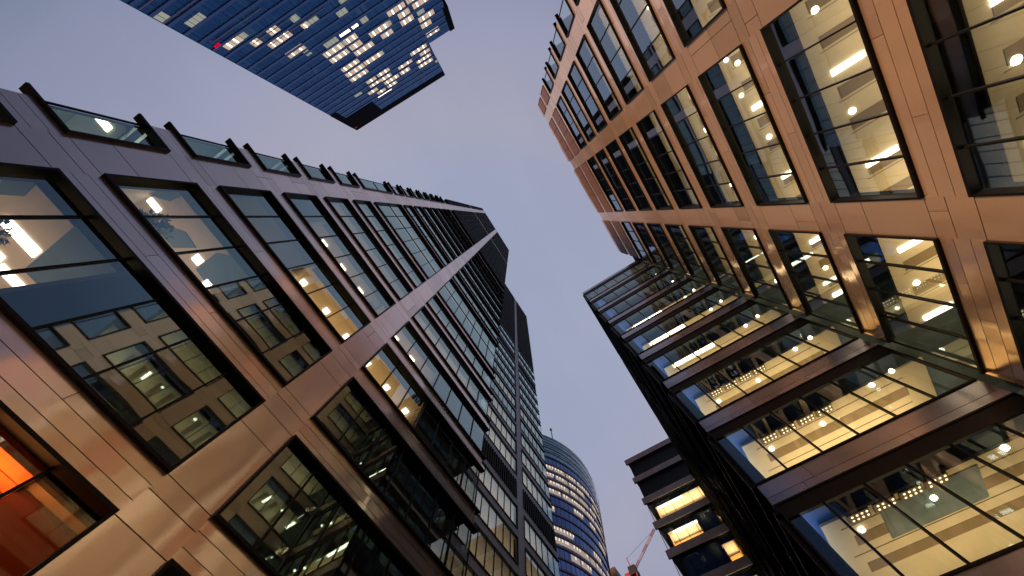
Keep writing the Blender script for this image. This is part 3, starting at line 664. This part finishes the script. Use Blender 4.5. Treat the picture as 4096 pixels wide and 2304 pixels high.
# ================================================================== SMALL BROWN BLOCK AND CRANE
bb = thing('apartment_block', 'brownish pink block just showing between the round tower and the crane', 'building', (215, 85, GZ))
b = MB(); b.box(-15, 20, -27.6, 30, 0, 147.6 - GZ - 5, M['mr_dark']); link('wall', b.mesh('wall'), bb)
b = MB(); b.box(-15.5, 20.5, -28.1, 30.5, 147.6 - GZ - 4.98, 147.6 - GZ, M['brown_panel']); link('parapet', b.mesh('parapet'), bb)
cr = thing('tower_crane', 'red and white luffing crane far off between the round tower and the block', 'crane', (90, 21.2, GZ))
M['cred'] = noisy(princ('crane_red', (0.36, 0.06, 0.09), 0.5), 2, 0.2); M['cpink'] = princ('crane_pale', (0.60, 0.50, 0.55), 0.5); M['cdark'] = princ('crane_dark', (0.03, 0.02, 0.03), 0.5)
def lattice(b, p, q, w, m, n, thick=0.09):
    p = Vector(p); q = Vector(q); ax = (q - p).normalized(); u = ax.cross(Vector((1, 0, 0.2))).normalized(); v = ax.cross(u)
    cs = [(u * a + v * c) * w / 2 for a, c in ((1, 1), (-1, 1), (-1, -1), (1, -1))]
    for c in cs: b.tube(p + c, q + c, thick, m, 5)
    for i in range(n):
        a0 = p + (q - p) * (i / n); a1 = p + (q - p) * ((i + 1) / n)
        for j in range(4): b.tube(a0 + cs[j], a1 + cs[(j + 1) % 4], thick * 0.7, m, 4)
Z0 = 64.0 - GZ
b = MB(); lattice(b, (0, 0, 0), (0, 0, Z0 - 1.5), 1.7, M['cred'], 20, 0.12); link('mast', b.mesh('mast'), cr)
b = MB(); J0 = Vector((0, -0.6, Z0)); J1 = Vector((0, -9.15, 70.65 - GZ))
for i, m in enumerate((M['cred'], M['cpink'], M['cred'], M['cpink'], M['cred'])): lattice(b, J0 + (J1 - J0) * (i / 5), J0 + (J1 - J0) * ((i + 1) / 5), 0.42, m, 5, 0.045)
b.tube(J1, Vector((0, 0.6, Z0 + 3)), 0.03, M['cdark'], 4); link('jib', b.mesh('jib'), cr)
b = MB(); b.box(-0.9, 0.9, -0.9, 1.0, Z0 - 1.5, Z0 + 0.5, M['cdark']); b.box(-0.5, 0.5, 1.0, 2.4, Z0 - 1.3, Z0 - 0.4, M['cred']); b.box(0.9, 1.5, -1.0, -0.3, Z0 - 1.3, Z0 - 0.2, M['cred']); b.tube((0, 0.3, Z0), (0, 0.7, Z0 + 3.1), 0.12, M['cred'], 5); link('cab', b.mesh('cab'), cr)

# ================================================================== POTTED PLANTS BEHIND THE LEFT TOWER'S WINDOWS
leafm = noisy(princ('dark_leaf', (0.035, 0.075, 0.04), 0.5), 6, 0.4); potm = princ('clay_pot', (0.25, 0.13, 0.08), 0.7); soil = princ('soil', (0.03, 0.02, 0.015), 0.9)
def plant(x, y, zf, h, spread, label, seed):
    rp = random.Random(seed)
    t = thing('potted_plant', label, 'plant', (x, y, zf), 'potted plants behind the office windows')
    b = MB(); b.tube((0, 0, 0), (0, 0, 0.42), 0.19, potm, 14, 0.25); link('pot', b.mesh('pot'), t)
    b = MB()
    for i in range(9):
        a = rp.uniform(0, 6.28); b.tube((0, 0, 0.4), (math.cos(a) * spread * 0.4, math.sin(a) * spread * 0.4, h * rp.uniform(0.6, 0.9)), 0.018, soil, 5, 0.008)
    link('stem', b.mesh('stem'), t)
    b = MB()
    for i in range(420):
        a = rp.uniform(0, 6.28); r = spread * math.sqrt(rp.random()); z = h * rp.uniform(0.45, 1.0) - r * 0.35
        c = Vector((math.cos(a) * r, math.sin(a) * r, z)); d = Vector((math.cos(a + rp.uniform(-1, 1)), math.sin(a + rp.uniform(-1, 1)), rp.uniform(-0.7, 0.5))).normalized(); s = d.orthogonal().normalized(); L = rp.uniform(0.12, 0.26)
        n = d.cross(s); w = L * 0.24
        b.quad(tuple(c), tuple(c + d * L * 0.5 + s * w + n * 0.02), tuple(c + d * L), tuple(c + d * L * 0.5 - s * w + n * 0.02), leafm)
    link('leaves', b.mesh('leaves'), t)
plant(-6.75, 11.2, S0 - 0.1, 2.1, 0.36, 'leafy plant in the lit window at the left edge, lowest of the plants', 1)
plant(-6.72, 11.3, S0 + P - 0.1, 2.1, 0.5, 'bushy plant in the window under the long ceiling lamp, one floor up', 2)
plant(-0.11, 11.15, S0 + 3 * P - 0.1, 2.2, 0.35, 'thin plant beside the bronze pier in a pale window, highest of the plants', 3)
